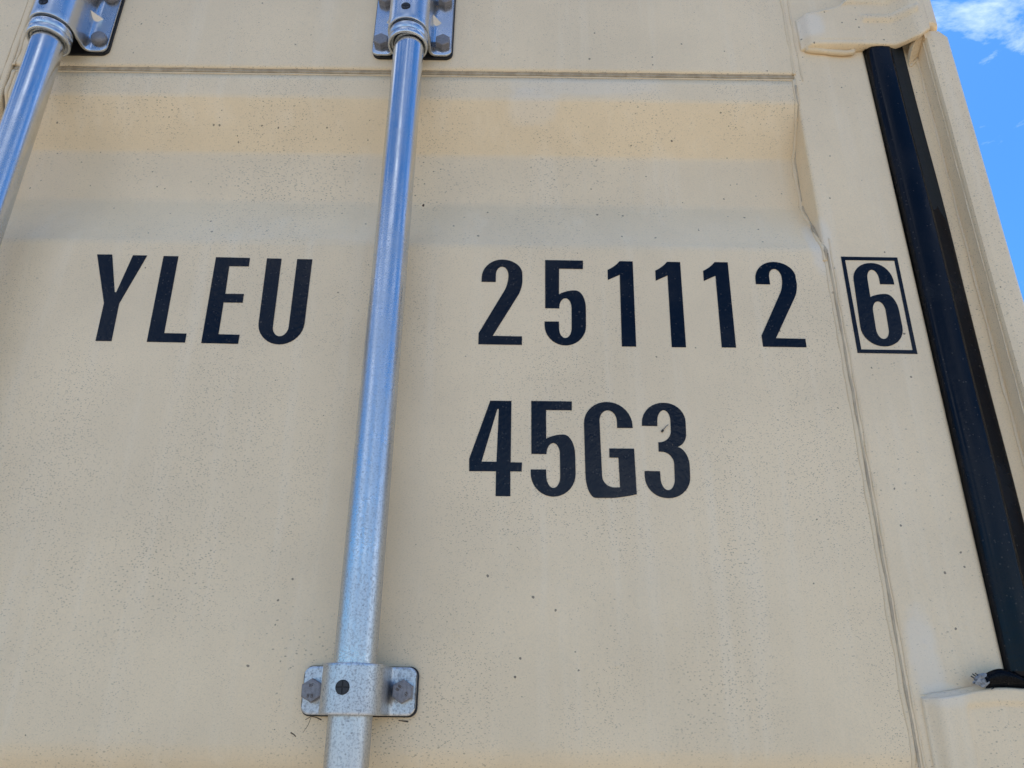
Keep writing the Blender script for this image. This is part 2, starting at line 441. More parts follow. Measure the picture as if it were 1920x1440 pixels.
for r_ in rows:
    x, y, z_ = r_[0]
    q = [V3(x + 1, y, z_ + 5), V3(479.6, y, 729 + 17 * (-y / 24)), V3(479.6, y, 732 + 17 * (-y / 24)), V3(x + 1, y, z_ + 8)]
    lo.append([bm.verts.new(v) for v in q])
for a, b in zip(lo, lo[1:]):
    for k in range(4): bm.faces.new((a[k], a[(k + 1) % 4], b[(k + 1) % 4], b[k]))
bm.faces.new(lo[0]); bm.faces.new(lo[-1][::-1])
link('gusset_plate', from_bm('gusset_plate', bm), post, paint)
# small dirt lump of weld spatter where gusset, web and lip meet
link('weld_bead', from_bm('weld_bead', bead([(467, 0, 716), (473, 0, 721), (479, -1, 730)], 2.0, 3, 0.5)), post, paint_clean, True)
# body panels that close the box behind the door
def corrug(x):
    k = (x % 278) / 278; return 36 * (0 if k < 0.26 else (k - .26) / .24 if k < .5 else 1 if k < .76 else 1 - (k - .76) / .24)
ys = [95 + i * 23.17 for i in range(0, 250)]
vs = []; fs = []
for i, y in enumerate(ys):
    x = 522 - corrug(y); vs += [(x, y, -1700), (x, y, 900)]
for i in range(len(ys) - 1): fs.append((2 * i, 2 * i + 2, 2 * i + 3, 2 * i + 1))
link('side_wall', mesh('side_wall', vs, fs), cont, paint)
vs = [(v[0] * 0 + BX0 + (522 - v[0]), v[1], v[2]) for v in vs]
link('side_wall', mesh('side_wall', vs, fs), cont, paint)
link('roof_panel', from_bm('roof_panel', box(BX0, 520, 95, 5850, 955, 990)), cont, paint)
link('rear_wall', from_bm('rear_wall', box(BX0, 520, 5852, 5890, -1740, 950)), cont, paint)
link('floor_frame', from_bm('floor_frame', box(BX0 + 50, 460, 97, 5850, -1890, -1702)), cont, paint)
link('top_header', from_bm('top_header', box(BX0, 462, 30, 93, 905, 1000, 4)), cont, paint)
link('bottom_sill', from_bm('bottom_sill', box(BX0, 462, 30, 93, -1895, -1760, 4)), cont, paint)
link('left_door_leaf', from_bm('left_door_leaf', box(BX0 + 70, -722, 2, 60, ZB, 900, 3)), cont, paint)
link('corner_post', from_bm('corner_post', box(BX0, BX0 + 58, -6, 95, -1890, 900, 3)), cont, paint)

# ---------------------------------------------------------------- the door
door = thing('container_door', (0, 0.02, 0.155), 'beige corrugated container door marked YLEU 251112 6 and 45G3, with galvanised locking rods', 'container door')
D_ = 34.0
prof = [(697.5, 6), (692.2, 6), (692, 0.4), (657.7, 0, 4), (601, D_, 4), (533, D_, 5), (456.9, 0, 5), (-29.7, 0, 9), (-87, D_, 8), (-155, D_, 8), (-230, 0, 8)]
z = -230
for k in range(5):
    prof += [(z - 70, 0, 8), (z - 127, D_, 8), (z - 195, D_, 8), (z - 270, 0, 8)]; z -= 270
prof += [(-1660, 0)]
line = fillet(prof, closed=False, seg=5)
fine = []
for a, b in zip(line, line[1:]):
    k = max(1, int(math.hypot(b[0] - a[0], b[1] - a[1]) / 9))
    for i in range(k): fine.append((a[0] + (b[0] - a[0]) * i / k, a[1] + (b[1] - a[1]) * i / k))
fine.append(line[-1])
X0, X1 = -592.0, 329.0
nx = 100
vs = []; fs = []
for (zz, yy) in fine:
    for i in range(nx + 1):
        x = X0 + (X1 - X0) * i / nx
        wv = 1.1 * noise.noise(Vector((x * 0.006, zz * 0.009, 1.3))) + 0.35 * noise.noise(Vector((x * 0.02, zz * 0.02, 4.3)))
        edge = min(1, (x - X0) / 40, (X1 - x) / 40, max(0, (697 - zz) / 30))
        # letters lie on the flat between 150 and 456: keep it nearly true there
        if 150 < zz < 460: wv *= 0.12
        vs.append((x, yy + wv * max(0, edge) , zz))
for j in range(len(fine) - 1):
    for i in range(nx):
        a = j * (nx + 1) + i; fs.append((a, a + 1, a + nx + 2, a + nx + 1))
panel = link('door_panel', mesh('door_panel', vs, fs), door, paint, True, label='beige pressed steel panel with horizontal folds')
# frame of the door
tube = fillet([(331, -0.6, 3), (418, -0.6, 5), (418, 48), (327.3, 48), (327.3, -0.6, 4)][0:0] + [(327.3, -0.6, 3.5), (418, -0.6, 6), (418, 48), (327.3, 48)], seg=4)
st = sweep_z(tube, ZB, 930, steps=90, wob=0.0)
stile = link('door_stile', from_bm('door_stile', st), door, paint)
tube2 = [(-x + (-594.5 + 327.3) , y) for x, y in tube]
link('door_stile', from_bm('door_stile', sweep_z(tube2, ZB, 930)), door, paint)
vs = []; fs = []; zs = [700.6, 700.8, 701.2, 702.0, 703.2, 704.6, 706] + [710 + i * 8 for i in range(28)]
for zz in zs:
    for i in range(nx + 1):
        x = X0 + (X1 - X0) * i / nx
        e = min(1, (zz - 698) / 25)
        vs.append((x, -0.4 + 3.6 * (1 - math.sqrt(max(0, 1 - max(0, (706 - zz) / 5.41) ** 2))) + e * (0.6 * noise.noise(Vector((x * 0.007, zz * 0.01, 7.7)))), zz))
for j in range(len(zs) - 1):
    for i in range(nx):
        a = j * (nx + 1) + i; fs.append((a, a + nx + 1, a + nx + 2, a + 1))
rail = link('top_rail', mesh('top_rail', vs, fs), door, paint, True)
link('bottom_rail', from_bm('bottom_rail', box(-592, 327, 0.2, 48, ZB, -1662, 3)), door, paint)
# rolled lower edge of the top rail: shallow step with a groove, then the weld line
link('rolled_edge', from_bm('rolled_edge', bead([(-591, 2.2, 696.4), (-300, 2.1, 696.2), (329, 2.1, 696.8)], 2.1, 11, 0.07, flat=0.9)), rail, edge_dirt_shade, True)
link('crevice_dirt_shade', from_bm('crevice_dirt_shade', bead([(-591, 2.4, 693.6), (-300, 2.3, 693.4), (329, 2.3, 694.0)], 1.5, 14, 0.2, flat=0.9)), rail, crevice, True)
link('crevice_dirt_shade', from_bm('crevice_dirt_shade', bead([(-591, 2.3, 699.6), (-300, 2.2, 699.4), (329, 2.2, 700.0)], 1.5, 15, 0.2, flat=0.9)), rail, crevice, True)
link('weld_bead', from_bm('weld_bead', bead([(-588, 0.3, 691.9), (-300, 0.3, 691.6), (0, 0.3, 691.9), (326, 0.3, 692.2)], 0.9, 12, 0.24, flat=0.8)), panel, paint_clean, True)
# bead between panel and stile: follows the folds
follow = [(326.6, y, z) for z, y in fine if z > 440]
lower = [(327.2, y, z) for z, y in fine if -700 < z <= 450]
link('weld_bead', from_bm('weld_bead', bead(lower, 2.4, 29, 0.2, flat=0.4)), panel, paint_clean, True)
link('weld_bead', from_bm('weld_bead', bead(follow, 2.9, 21, 0.42, flat=0.6)), panel, paint_clean, True)
link('sealant_line', from_bm('sealant_line', bead([(329.8, -0.7, z) for z in range(452, -700, -24)], 1.15, 27, 0.22, flat=0.8)), stile, seam, True)
link('sealant_line', from_bm('sealant_line', bead([(327.2, y - 1.6, z) for z, y in fine if 440 < z < 690], 1.3, 28, 0.8, flat=0.6)), stile, seam, True)
link('weld_bead', from_bm('weld_bead', bead([(333.6, -0.8, z) for z in range(470, -700, -30)], 1.0, 22, 0.55, flat=0.75)), stile, paint_clean, True)
link('weld_bead', from_bm('weld_bead', bead([(328.5, -0.2, 700), (329.5, -0.2, 905)], 2.0, 23, 0.3, flat=0.5)), stile, paint_clean, True)
link('weld_bead', from_bm('weld_bead', bead([(337, -0.8, 690), (335.5, -0.8, 760), (338, -0.8, 905)], 0.9, 24, 0.5, flat=0.6)), stile, paint_clean, True)
for a, r in ((-590.5, 2.4),):
    link('weld_bead', from_bm('weld_bead', bead([(a, y, z) for z, y in fine if z > -300], r, 31, 0.3, flat=0.6)), panel, paint_clean, True)
link('weld_bead', from_bm('weld_bead', bead([(-592, -0.3, 700), (-591.5, -0.3, 905)], 2.2, 32, 0.35, flat=0.55)), stile, paint_clean, True)
link('weld_bead', from_bm('weld_bead', bead([(-603, -0.6, 560), (-603, -0.6, 905)], 1.1, 33, 0.6, flat=0.6)), stile, paint_clean, True)

# ---------------------------------------------------------------- lettering (cut vinyl, 0.25 mm thick)
GL = {
'Y' : [[(-434.9, 439.4), (-419.2, 439.4), (-406.8, 394.4), (-405.1, 394.4), (-397.3, 438.9), (-382.5, 438.8), (-399.4, 381.2), (-397.9, 338.7), (-413.7, 338.7), (-414.9, 381.6)]] ,
'L' : [[(-365.3, 438.4), (-349.8, 438.3), (-347.4, 348.3), (-325.1, 348.1), (-324.8, 338.1), (-362.8, 338.4)]] ,
'E' : [[(-310.5, 437.8), (-275.0, 437.3), (-274.6, 427.0), (-294.9, 427.0), (-293.8, 394.1), (-274.8, 394.2), (-274.6, 384.0), (-293.9, 384.0), (-293.2, 347.8), (-272.1, 347.5), (-272.1, 337.4), (-308.7, 337.8)]] ,
'U' : [[(-257.2, 437.1), (-241.9, 436.9), (-240.0, 346.4, 11), (-224.2, 346.4, 11), (-225.6, 436.7), (-209.8, 436.6), (-208.7, 337.4, 24), (-254.4, 337.3, 24)]] ,
'2' : [[(-32.7, 412.2), (-32.7, 439.2, 22), (9.1, 439.3, 24), (9.5, 405.0, 9), (-19.9, 349.9), (9.5, 349.6), (9.3, 340.2), (-33.9, 340.3), (-34.0, 352.7), (-5.0, 409.8, 9), (-5.3, 430.6, 10), (-18.1, 430.8, 10), (-18.1, 412.1)]] ,
'5' : [[(33.0, 439.3), (72.5, 439.2), (72.1, 428.9), (47.4, 429.1), (46.9, 398.2), (53.1, 403.2, 9), (74.3, 403.2, 20), (73.3, 340.4, 22), (32.3, 340.0, 22), (31.9, 366.8), (46.5, 366.9), (46.5, 348.2, 11), (58.9, 348.6, 11), (59.6, 394.0, 11), (47.0, 393.8, 11), (47.0, 382.0), (32.7, 382.1)]] ,
'1' : [[(110.7, 439.1), (124.4, 439.0), (122.8, 339.9), (108.6, 339.9), (110.1, 422.6), (97.5, 416.2), (97.8, 428.3), (104.5, 431.4, 8)]] ,
'6' : [[(378.2, 414.9), (378.5, 432.2, 11), (366.5, 432.0, 11), (365.4, 399.4), (371.6, 403.3, 9), (392.1, 403.3, 20), (391.4, 343.4, 22), (348.4, 343.0, 22), (352.5, 440.2, 20), (394.4, 440.4, 24), (392.7, 414.8)], [(365.7, 394.4, 11), (378.7, 394.6, 11), (377.0, 351.6, 11), (364.2, 351.4, 11)]] ,
'box' : [[(342.9, 447.7), (401.9, 447.5), (400.9, 335.4), (341.7, 335.7)], [(346.7, 443.6), (398.2, 443.5), (397.0, 339.5), (346.0, 339.6)]] ,
'4' : [[(-20.7, 279.9), (-0.3, 279.9), (-0.3, 218.3), (10.2, 218.3), (10.0, 209.6), (-0.5, 209.6), (-0.2, 186.0), (-13.7, 185.9), (-13.8, 209.5), (-38.6, 209.3), (-39.0, 221.2)], [(-13.7, 271.5), (-12.3, 271.5), (-13.5, 218.7), (-27.4, 218.6)]] ,
'5b' : [[(18.7, 280.2), (57.8, 280.2), (57.5, 271.1), (32.9, 271.0), (32.9, 241.9), (39.0, 246.3, 9), (59.8, 246.3, 20), (59.9, 186.3, 22), (18.5, 185.9, 22), (18.3, 211.7), (32.6, 211.8), (33.0, 194.2, 11), (45.5, 194.4, 11), (45.6, 237.9, 11), (33.3, 237.7, 11), (33.0, 226.7), (18.9, 226.8)]] ,
'G' : [[(115.2, 233.2), (115.4, 189.3), (102.4, 186.2, 12), (86.5, 185.3, 12), (68.9, 185.7, 22), (68.8, 279.8, 22), (114.6, 280.3, 24), (115.0, 253.8), (100.2, 253.7), (100.2, 271.6, 11), (83.6, 271.4, 11), (84.4, 195.2, 11), (100.4, 195.6), (100.1, 224.1), (91.7, 224.2), (91.9, 233.1)]] ,
'3' : [[(123.9, 256.1), (125.0, 279.8, 20), (166.5, 280.1, 20), (164.7, 237.9, 10), (156.0, 235.5), (166.7, 233.1, 16), (164.8, 186.2, 20), (123.5, 185.9, 20), (123.7, 211.6), (138.1, 211.5), (138.2, 193.5, 11), (150.9, 193.6, 11), (152.1, 230.8, 12), (138.1, 230.6), (138.3, 239.8), (150.5, 240.2, 11), (151.6, 272.5, 11), (139.3, 272.3, 11), (138.5, 256.1)]] ,
}
def glyph(key, dx=0, dz=0, name='letter', label=None):
    loops = [fillet([(p[0] + dx, p[1] + dz) + tuple(p[2:]) for p in l], seg=9) for l in GL[key]]
    y = -0.45 if loops[0][0][0] < 327 else -1.05
    bm = prism_y(loops[0], y, y + 0.4, 0, loops[1:])
    return link(name, from_bm(name, bm), door, vinyl, label=label)
for k in 'YLEU': glyph(k, label='black letter %s' % k)
glyph('2', name='digit', label='black digit 2, first of the number'); glyph('5', name='digit', label='black digit 5 of the number')
glyph('1', name='digit', label='black digit 1, first of three'); glyph('1', 49.5, -0.1, 'digit', 'black digit 1, middle of three'); glyph('1', 99.2, 0.3, 'digit', 'black digit 1, last of three')
glyph('2', 282.9, 1.3, 'digit', 'black digit 2 before the boxed 6')
glyph('6', name='digit', label='black check digit 6'); glyph('box', name='check_digit_frame', label='thin black rectangle round the 6')
glyph('4', name='digit', label='black digit 4'); glyph('5b', name='digit', label='black digit 5 of the type code')
glyph('G', label='black letter G'); glyph('3', name='digit', label='black digit 3')

# ---------------------------------------------------------------- rubber gasket beside the door
def gasket_profile():
    return fillet([(417.8, 12), (418.0, -2, 1.5), (421, -7.5, 3), (431, -9.5, 5), (444.5, -9.0, 2), (447, -6.5, 1.5), (455, -4.2, 2.5), (463.3, -2.2, 2), (465.0, 1.0, 1.0), (465.0, 14), (440, 16)], seg=4)
gp = gasket_profile()
gz0, gz1 = 33.0, 780.0
bm = sweep_z(gp, gz0, gz1, steps=90, wob=2.0, seed=4)
gk = link('door_gasket', from_bm('door_gasket', bm), door, rubber, True, label='black rubber seal along the hinge side')
link('door_gasket', from_bm('door_gasket', sweep_z(gp, -1700, -70, steps=60, wob=1.3, seed=4)), door, rubber, True, label='black rubber seal below the lower hinge')
try:
    for o_ in (gk,):
        for p_ in o_.data.polygons:
            if abs(p_.normal.z) > 0.9: p_.use_smooth = False
except Exception: pass
# inner lip of the seal, upper part; its grey sky reflection is painted in
lipp = [(446.8, -7.1), (455, -4.7), (463.6, -2.8), (465.6, 0.8), (463, 4), (448, 0)]
lz = [(780, 1.0), (300, 1.0)]
bm = sweep_z(lipp, 395, 779, steps=50, wob=2.0, seed=4)
for v in bm.verts:      # lip sinks into the body of the seal towards its lower end
    zz = (v.co.z - H) * 1000
    f = min(1, max(0, (560 - zz) / 165)); v.co.y += 0.0016 * f
link('seal_lip', from_bm('seal_lip', bm), gk, lip_rub)

# ---------------------------------------------------------------- hinges: pressed blade, welded to the stile, stepping out to the knuckle
def sstep(a, b, x):
    t_ = min(1, max(0, (x - a) / (b - a))); return t_ * t_ * (3 - 2 * t_)
def blade(zb, zt, name, ribs, e=1.0):
    """zb(x), zt(x): lower and upper outline; blade built as a height field with rolled edges"""
    xs = [341 + i * (484 - 341) / 110 for i in range(111)]
    bm = bmesh.new(); rows = []
    for x in xs:
        b, t_ = zb(x), zt(x)
        yf = -11.5 - 0.5 * sstep(345, 380, x) - 16.5 * sstep(447, 476, x)
        back = yf + 8 if x > 416 else 1.0
        endf = sstep(341, 352, x)
        yf_ = yf * (0.25 + 0.75 * endf)
        prof_ = [(0.0, back), (0.0, yf_ + 6.5 if x > 416 else yf_ * 0.35), (0.2, yf_ + 1.6), (1.0, yf_ + 0.5), (2.6, yf_)]
        L_ = t_ - b; row = []
        flare = 3.0 * (1 - sstep(398, 420, x)) * endf      # weld fillet along the foot
        for d, y in prof_: row.append((b + d - (flare if d == 0 and y > yf_ * 0.5 + 1 else flare * 0.45 if d == 0 else 0), y))
        k = 40
        for i in range(1, k): 
            zz = b + 2.6 + (L_ - 5.2) * i / k
            yy = yf_ - ribs(x, zz) * endf
            row.append((zz, yy))
        if e > 1: prof_ = [(0.0, back), (0.0, yf_ + 6.5 if x > 416 else yf_ * 0.45), (0.9, yf_ + 4.2), (2.6, yf_ + 1.2), (2.62, yf_ + 0.05)]
        for d, y in reversed(prof_): row.append((t_ - d + (flare * 0.6 if d == 0 and y > yf_ * 0.5 + 1 else flare * 0.25 if d == 0 else 0), y))
        rows.append([bm.verts.new(V3(x, y, z)) for z, y in row])
    m_ = len(rows[0])
    for a, b in zip(rows, rows[1:]):
        for i in range(m_ - 1): bm.faces.new((a[i], b[i], b[i + 1], a[i + 1]))
        bm.faces.new((a[m_ - 1], b[m_ - 1], b[0], a[0]))
    bm.faces.new(rows[0]); bm.faces.new(rows[-1][::-1])
    return from_bm(name, bm)
def rib(x, z, x0, x1, z0, z1, h=1.8):
    return h * sstep(x0 - 1.5, x0 + 2, x) * (1 - sstep(x1 - 2, x1 + 2, x)) * sstep(z0 - 1.3, z0 + 1.3, z) * (1 - sstep(z1 - 1.3, z1 + 1.3, z))
def knuckle(z0, z1, name):
    # round eye of the hinge: front face slightly flattened, closed underneath
    pr_ = fillet([(476, -10), (476, -27, 1), (483, -28.6, 3), (493, -28.6, 6), (498.5, -22, 5), (499.5, -8, 4), (499, 0), (480, 0)], seg=5)
    n = len(pr_); cx, cy = 488, -10; bm = bmesh.new(); rings = []
    for z_, s_ in ((z0 + 3.5, 0.86), (z0 + 0.8, 0.95), (z0, 1.0), (z0, 1.0)) if False else ((z0, 0.90), (z0 + 1.0, 0.97), (z0 + 3, 1.0), (z1, 1.0)):
        rings.append([bm.verts.new(V3(cx + (x - cx) * s_, cy + (y - cy) * s_, z_ + 3.0 * max(0, 1 - ((x - 490) / 10) ** 2) * (1 if z_ < z1 else 0))) for x, y in pr_])
    for a, b in zip(rings, rings[1:]):
        for i in range(n): bm.faces.new((a[i], a[(i + 1) % n], b[(i + 1) % n], b[i]))
    bm.faces.new(rings[0][::-1]); bm.faces.new(rings[-1])
    return from_bm(name, bm)
up_b = lambda x: 737.0 + 1.0 * math.sin((x - 341) / 40) + 9 * sstep(470, 484, x)
up_t = lambda x: 786 + 0.28 * (x - 341) + 40 * sstep(385, 440, x)
def up_r(x, z):
    return rib(x, z, 416, 476, 774.5, 784, 3.4) + rib(x, z, 366, 700, 790 + 14 * sstep(366, 408, x), 830, 2.6) - 1.2 * rib(x, z, 360, 470, 743.6, 745.2, 1)
h1 = link('hinge_blade', blade(up_b, up_t, 'hinge_blade', up_r), door, paint, True, label='upper hinge blade with pressed ribs')
link('hinge_knuckle', knuckle(751.5, 905, 'hinge_knuckle'), h1, paint, False)
link('weld_lump', from_bm('weld_lump', bead([(346, -3, 738), (375, -3.5, 733), (390, -4, 731), (399, -4.2, 732), (403, -3.5, 737)], 3.6, 41, 0.35, flat=0.9)), h1, paint_clean, True)
lo_t = lambda x: 22 + 8 * sstep(345, 405, x) - 1.0 * sstep(405, 430, x)
lo_b = lambda x: -58 - 3 * sstep(345, 400, x)
def lo_r(x, z):
    return -rib(x, z, 372, 700, -45, 13 + 3 * math.sin((x - 372) / 22), 1.6)
h2 = link('hinge_blade', blade(lo_b, lo_t, 'hinge_blade', lo_r, 2.0), door, paint, True, label='lower hinge blade at the bottom right corner')
link('hinge_knuckle', knuckle(-66, 31, 'hinge_knuckle'), h2, paint, False)

# torn, curled end of the seal on the lower hinge
def flap():
    bm = bmesh.new(); nU, nV = 16, 8; rows = []
    for i in range(nU + 1):
        u = i / nU; row = []
        for j in range(nV + 1):
            v = j / nV
            x = 391 + 52 * u - 2.5 * v * (1 - u)
            top = 34.5 + 8.0 * math.sin(math.pi * min(1, u * 1.35 + 0.08)) - 1.0 * u
            z_ = 27.0 + (top - 27.0) * v
            y_ = -9 - 7 * math.sin(math.pi * v * 0.8) * (1 - 0.3 * u) + 0.8 * noise.noise(Vector((u * 5, v * 4, 2)))
            row.append(bm.verts.new(V3(x, y_, z_)))
        rows.append(row)
    for a, b in zip(rows, rows[1:]):
        for j in range(nV): bm.faces.new((a[j], b[j], b[j + 1], a[j + 1]))
    bmesh.ops.solidify(bm, geom=list(bm.faces), thickness=0.0022)
    return from_bm('torn_end', bm)
te = link('torn_end', flap(), gk, rubber, True, label='curled torn end of the rubber seal')
def shred(cx, cz, rad, seed, y0=-13):
    bm = bmesh.new()
    bmesh.ops.create_icosphere(bm, subdivisions=3, radius=1)
    for v in bm.verts:
        c = v.co.copy(); n__ = 1 + 0.55 * noise.noise(c * 2.3 + Vector((seed, 0, 0))) + 0.3 * noise.noise(c * 6)
        v.co = V3(cx + c.x * rad[0] * n__, y0 + c.y * rad[1] * n__, cz + c.z * rad[2] * n__ + c.x * 1.4)
    return from_bm('frayed_edge', bm)
link('frayed_edge', shred(389.5, 33.5, (8.0, 2.4, 4.6), 3), te, torn, label='frayed grey backing of the torn seal')
for k, (x, z_, l) in enumerate(((381.5, 34.5, 3.4), (383, 36.2, 3.2), (385, 37.0, 2.8), (382, 31.5, 2.6), (396, 27.4, 3.5))):
    link('loose_thread', from_bm('loose_thread', bead([(x, -13, z_), (x - l * 0.8, -14, z_ + l * 0.5 - (k > 2) * l * 0.8)], 0.45, k, 0.3, 1.0, step=1, n=5)), te, tip_m)

# ---------------------------------------------------------------- locking rods and their brackets
RY = -37.0
def locking_rod(cx):
    bm = lathe_z([(17.0, ZB + 60), (17.0, -900), (17.0, -400), (17.0, 0), (17.0, 300), (17.0, 600), (17.0, 905)], cx, RY, 72)
    return link('locking_rod', from_bm('locking_rod', bm), door, galv, True)
rod_l = locking_rod(-531.0); rod_l['label'] = 'left galvanised locking rod'
rod_r = locking_rod(-121.6); rod_r['label'] = 'galvanised locking rod near the middle'

def hat_bracket(cx, z0, z1, half=47.0, hw=24.0, cut=7.0, hole_z=None, chamf=True, skew=0.0):
    """hat section wrapped round the rod: flange, root fillet, wall, arch"""
    T = 3.6
    yb = -3.6; r = hw
    outer = []
    for i in range(7):
        outer.append((half - cut * (1 - math.cos(i / 6 * math.pi / 2)), yb - T))
    outer.append((hw + 6.5, yb - T))
    for i in range(1, 7):
        a = i / 6 * math.pi / 2 * 0.93; outer.append((hw + 6.5 - 6.0 * math.sin(a), yb - T - 6.0 * (1 - math.cos(a))))
    outer.append((hw + 0.2, RY + 6))
    for i in range(1, 12):
        a = i / 12 * math.pi / 2; outer.append((hw * math.cos(a), RY - hw * math.sin(a)))
    outer.append((0, RY - hw))
    outer = outer + [(-x, y) for x, y in reversed(outer[:-1])]
    # inner skin = offset of the outer by T
    n = len(outer); inner = []
    for i, p in enumerate(outer):
        a = Vector(outer[max(0, i - 1)]); b = Vector(outer[min(n - 1, i + 1)]); d = (b - a).normalized()
        inner.append((p[0] - d.y * T * -1 * -1, p[1] + d.x * T * -1) if False else (p[0] + d.y * T * -1, p[1] + d.x * T))
    # orientation check: inner must be nearer the rod axis
    if (Vector(inner[n // 2]) - Vector((0, RY))).length > (Vector(outer[n // 2]) - Vector((0, RY))).length:
        inner = [(2 * o_[0] - i_[0], 2 * o_[1] - i_[1]) for o_, i_ in zip(outer, inner)]
    bm = bmesh.new(); nz = 16; go_ = []; gi_ = []
    for k in range(nz + 1):
        f = k / nz; ro = []; ri = []
        for (x, y), (x2, y2) in zip(outer, inner):
            # rounded flange corners: shorten the flange near its ends
            def zc(xx):
                e = max(0, abs(xx) - (half - cut)); c = cut - math.sqrt(max(0, cut * cut - e * e))
                return z0 + c + (z1 - z0 - 2 * c) * f
            ro.append(bm.verts.new(V3(cx + x, y, zc(x)))); ri.append(bm.verts.new(V3(cx + x2, y2, zc(x))))
        go_.append(ro); gi_.append(ri)
    for k in range(nz):
        for i in range(n - 1):
            bm.faces.new((go_[k][i], go_[k][i + 1], go_[k + 1][i + 1], go_[k + 1][i]))
            bm.faces.new((gi_[k][i], gi_[k + 1][i], gi_[k + 1][i + 1], gi_[k][i + 1]))
        bm.faces.new((go_[k][0], go_[k + 1][0], gi_[k + 1][0], gi_[k][0]))
        bm.faces.new((go_[k][-1], gi_[k][-1], gi_[k + 1][-1], go_[k + 1][-1]))
    for i in range(n - 1):
        bm.faces.new((go_[0][i], gi_[0][i], gi_[0][i + 1], go_[0][i + 1]))
        bm.faces.new((go_[-1][i], go_[-1][i + 1], gi_[-1][i + 1], gi_[-1][i]))
    bmesh.ops.recalc_face_normals(bm, faces=bm.faces)
    ed = [e for e in bm.edges if len(e.link_faces) == 2 and e.link_faces[0].normal.dot(e.link_faces[1].normal) < 0.35]
    bmesh.ops.bevel(bm, geom=ed, offset=0.0007, segments=2, affect='EDGES', profile=0.5)
    for f in bm.faces: f.smooth = True
    return bm
def subdiv_flange(outer, cut): return outer
def rrect(x0, x1, z0, z1, r):
    return fillet([(x0, z0, r), (x1, z0, r), (x1, z1, r), (x0, z1, r)], seg=6)
def bushing(cx, z, y, r, par, name='bushing'):
    """dark plastic plug seen through the round hole, with a cross slot"""
    bm = bmesh.new(); n = 36
    ring = [(r * math.cos(2 * math.pi * i / n), r * math.sin(2 * math.pi * i / n)) for i in range(n)]
    b = prism_y([(cx + a, z + c) for a, c in ring], y - 0.35, y + 2.0)
    o = link('bushing_plug', from_bm('bushing_plug', b), par, pad_m)
    g_ = 0.48
    for sx in (-1, 1):
        for sz in (-1, 1):
            pts = [(sx * g_, sz * g_)]
            a0 = math.asin(g_ / (r - 0.5)); 
            arc = [((r - 0.5) * math.cos(a0 + (math.pi / 2 - 2 * a0) * i / 8), (r - 0.5) * math.sin(a0 + (math.pi / 2 - 2 * a0) * i / 8)) for i in range(9)]
            pts += [(sx * a, sz * c) for a, c in arc]
            b = prism_y([(cx + a, z + c) for a, c in pts], y - 0.95, y - 0.3, 0.15)
            link('plug_quarter', from_bm('plug_quarter', b), par, plastic)
    return o
def hex_bolt(cx, z, y, rot, par, r=9.2, h=7.5, dome=False):
    bm = bmesh.new(); rings = []
    n = 36 if dome else 6
    spec = ((0, 1.0), (h * 0.45, 0.98), (h * 0.75, 0.86), (h * 0.92, 0.6), (h, 0.25)) if dome else ((0, 1.0), (h - 0.9, 1.0), (h, 0.93), (h + 0.02, 0.84), (h + 0.22, 0.80))
    for d, s_ in spec:
        rings.append([bm.verts.new(V3(cx + r * s_ * math.cos(rot + 2 * math.pi * i / n), y - d, z + r * s_ * math.sin(rot + 2 * math.pi * i / n))) for i in range(n)])
    for a, b in zip(rings, rings[1:]):
        for i in range(n): bm.faces.new((a[i], a[(i + 1) % n], b[(i + 1) % n], b[i]))
    bm.faces.new(rings[0][::-1]); bm.faces.new(rings[-1])
    o = link('rivet' if dome else 'bolt', from_bm('bolt', bm), par, bolt_m, dome)
    return o
# raised grade marks on the two lower bolts are stroked as tiny ridges
SEG = {'8': [[(0, 0), (1, 0), (1, 1), (0, 1), (0, 0)], [(0, 1), (0, 2), (1, 2), (1, 1)]], '.': [[(0.4, 0), (0.6, 0)]],
       'X': [[(0, 0), (1, 2)], [(0, 2), (1, 0)]], 'F': [[(0, 0), (0, 2), (1, 2)], [(0, 1), (0.8, 1)]]}
def marks(cx, z, y, rot, par):
    bm = bmesh.new()
    def put(txt, ox, oz, sc_, rr):
        x_ = ox
        for ch in txt:
            for pl in SEG[ch]:
                for a, b in zip(pl, pl[1:]):
                    def tr(q):
                        lx, lz = x_ + q[0] * 1.3 * sc_, oz + q[1] * 1.15 * sc_
                        return (cx + lx * math.cos(rr) - lz * math.sin(rr), y, z + lx * math.sin(rr) + lz * math.cos(rr))
                    A_, B_ = tr(a), tr(b); dx, dz = B_[0] - A_[0], B_[2] - A_[2]; ln = math.hypot(dx, dz) or 1; px, pz = -dz / ln * .17, dx / ln * .17
                    q = [bm.verts.new(V3(A_[0] + px, y, A_[2] + pz)), bm.verts.new(V3(B_[0] + px, y, B_[2] + pz)), bm.verts.new(V3(B_[0] - px, y, B_[2] - pz)), bm.verts.new(V3(A_[0] - px, y, A_[2] - pz))]
                    t_ = [bm.verts.new(v.co + Vector((0, -0.0003, 0))) for v in q]
                    bm.faces.new(t_)
                    for i in range(4): bm.faces.new((q[i], q[(i + 1) % 4], t_[(i + 1) % 4], t_[i]))
            x_ += (0.9 if ch == '.' else 2.1) * sc_
    put('8.8', -2.6, -5.2, 1.0, rot); put('XF', -1.9, 2.6, 1.0, rot)
    link('grade_mark', from_bm('grade_mark', bm), par, crack_m)

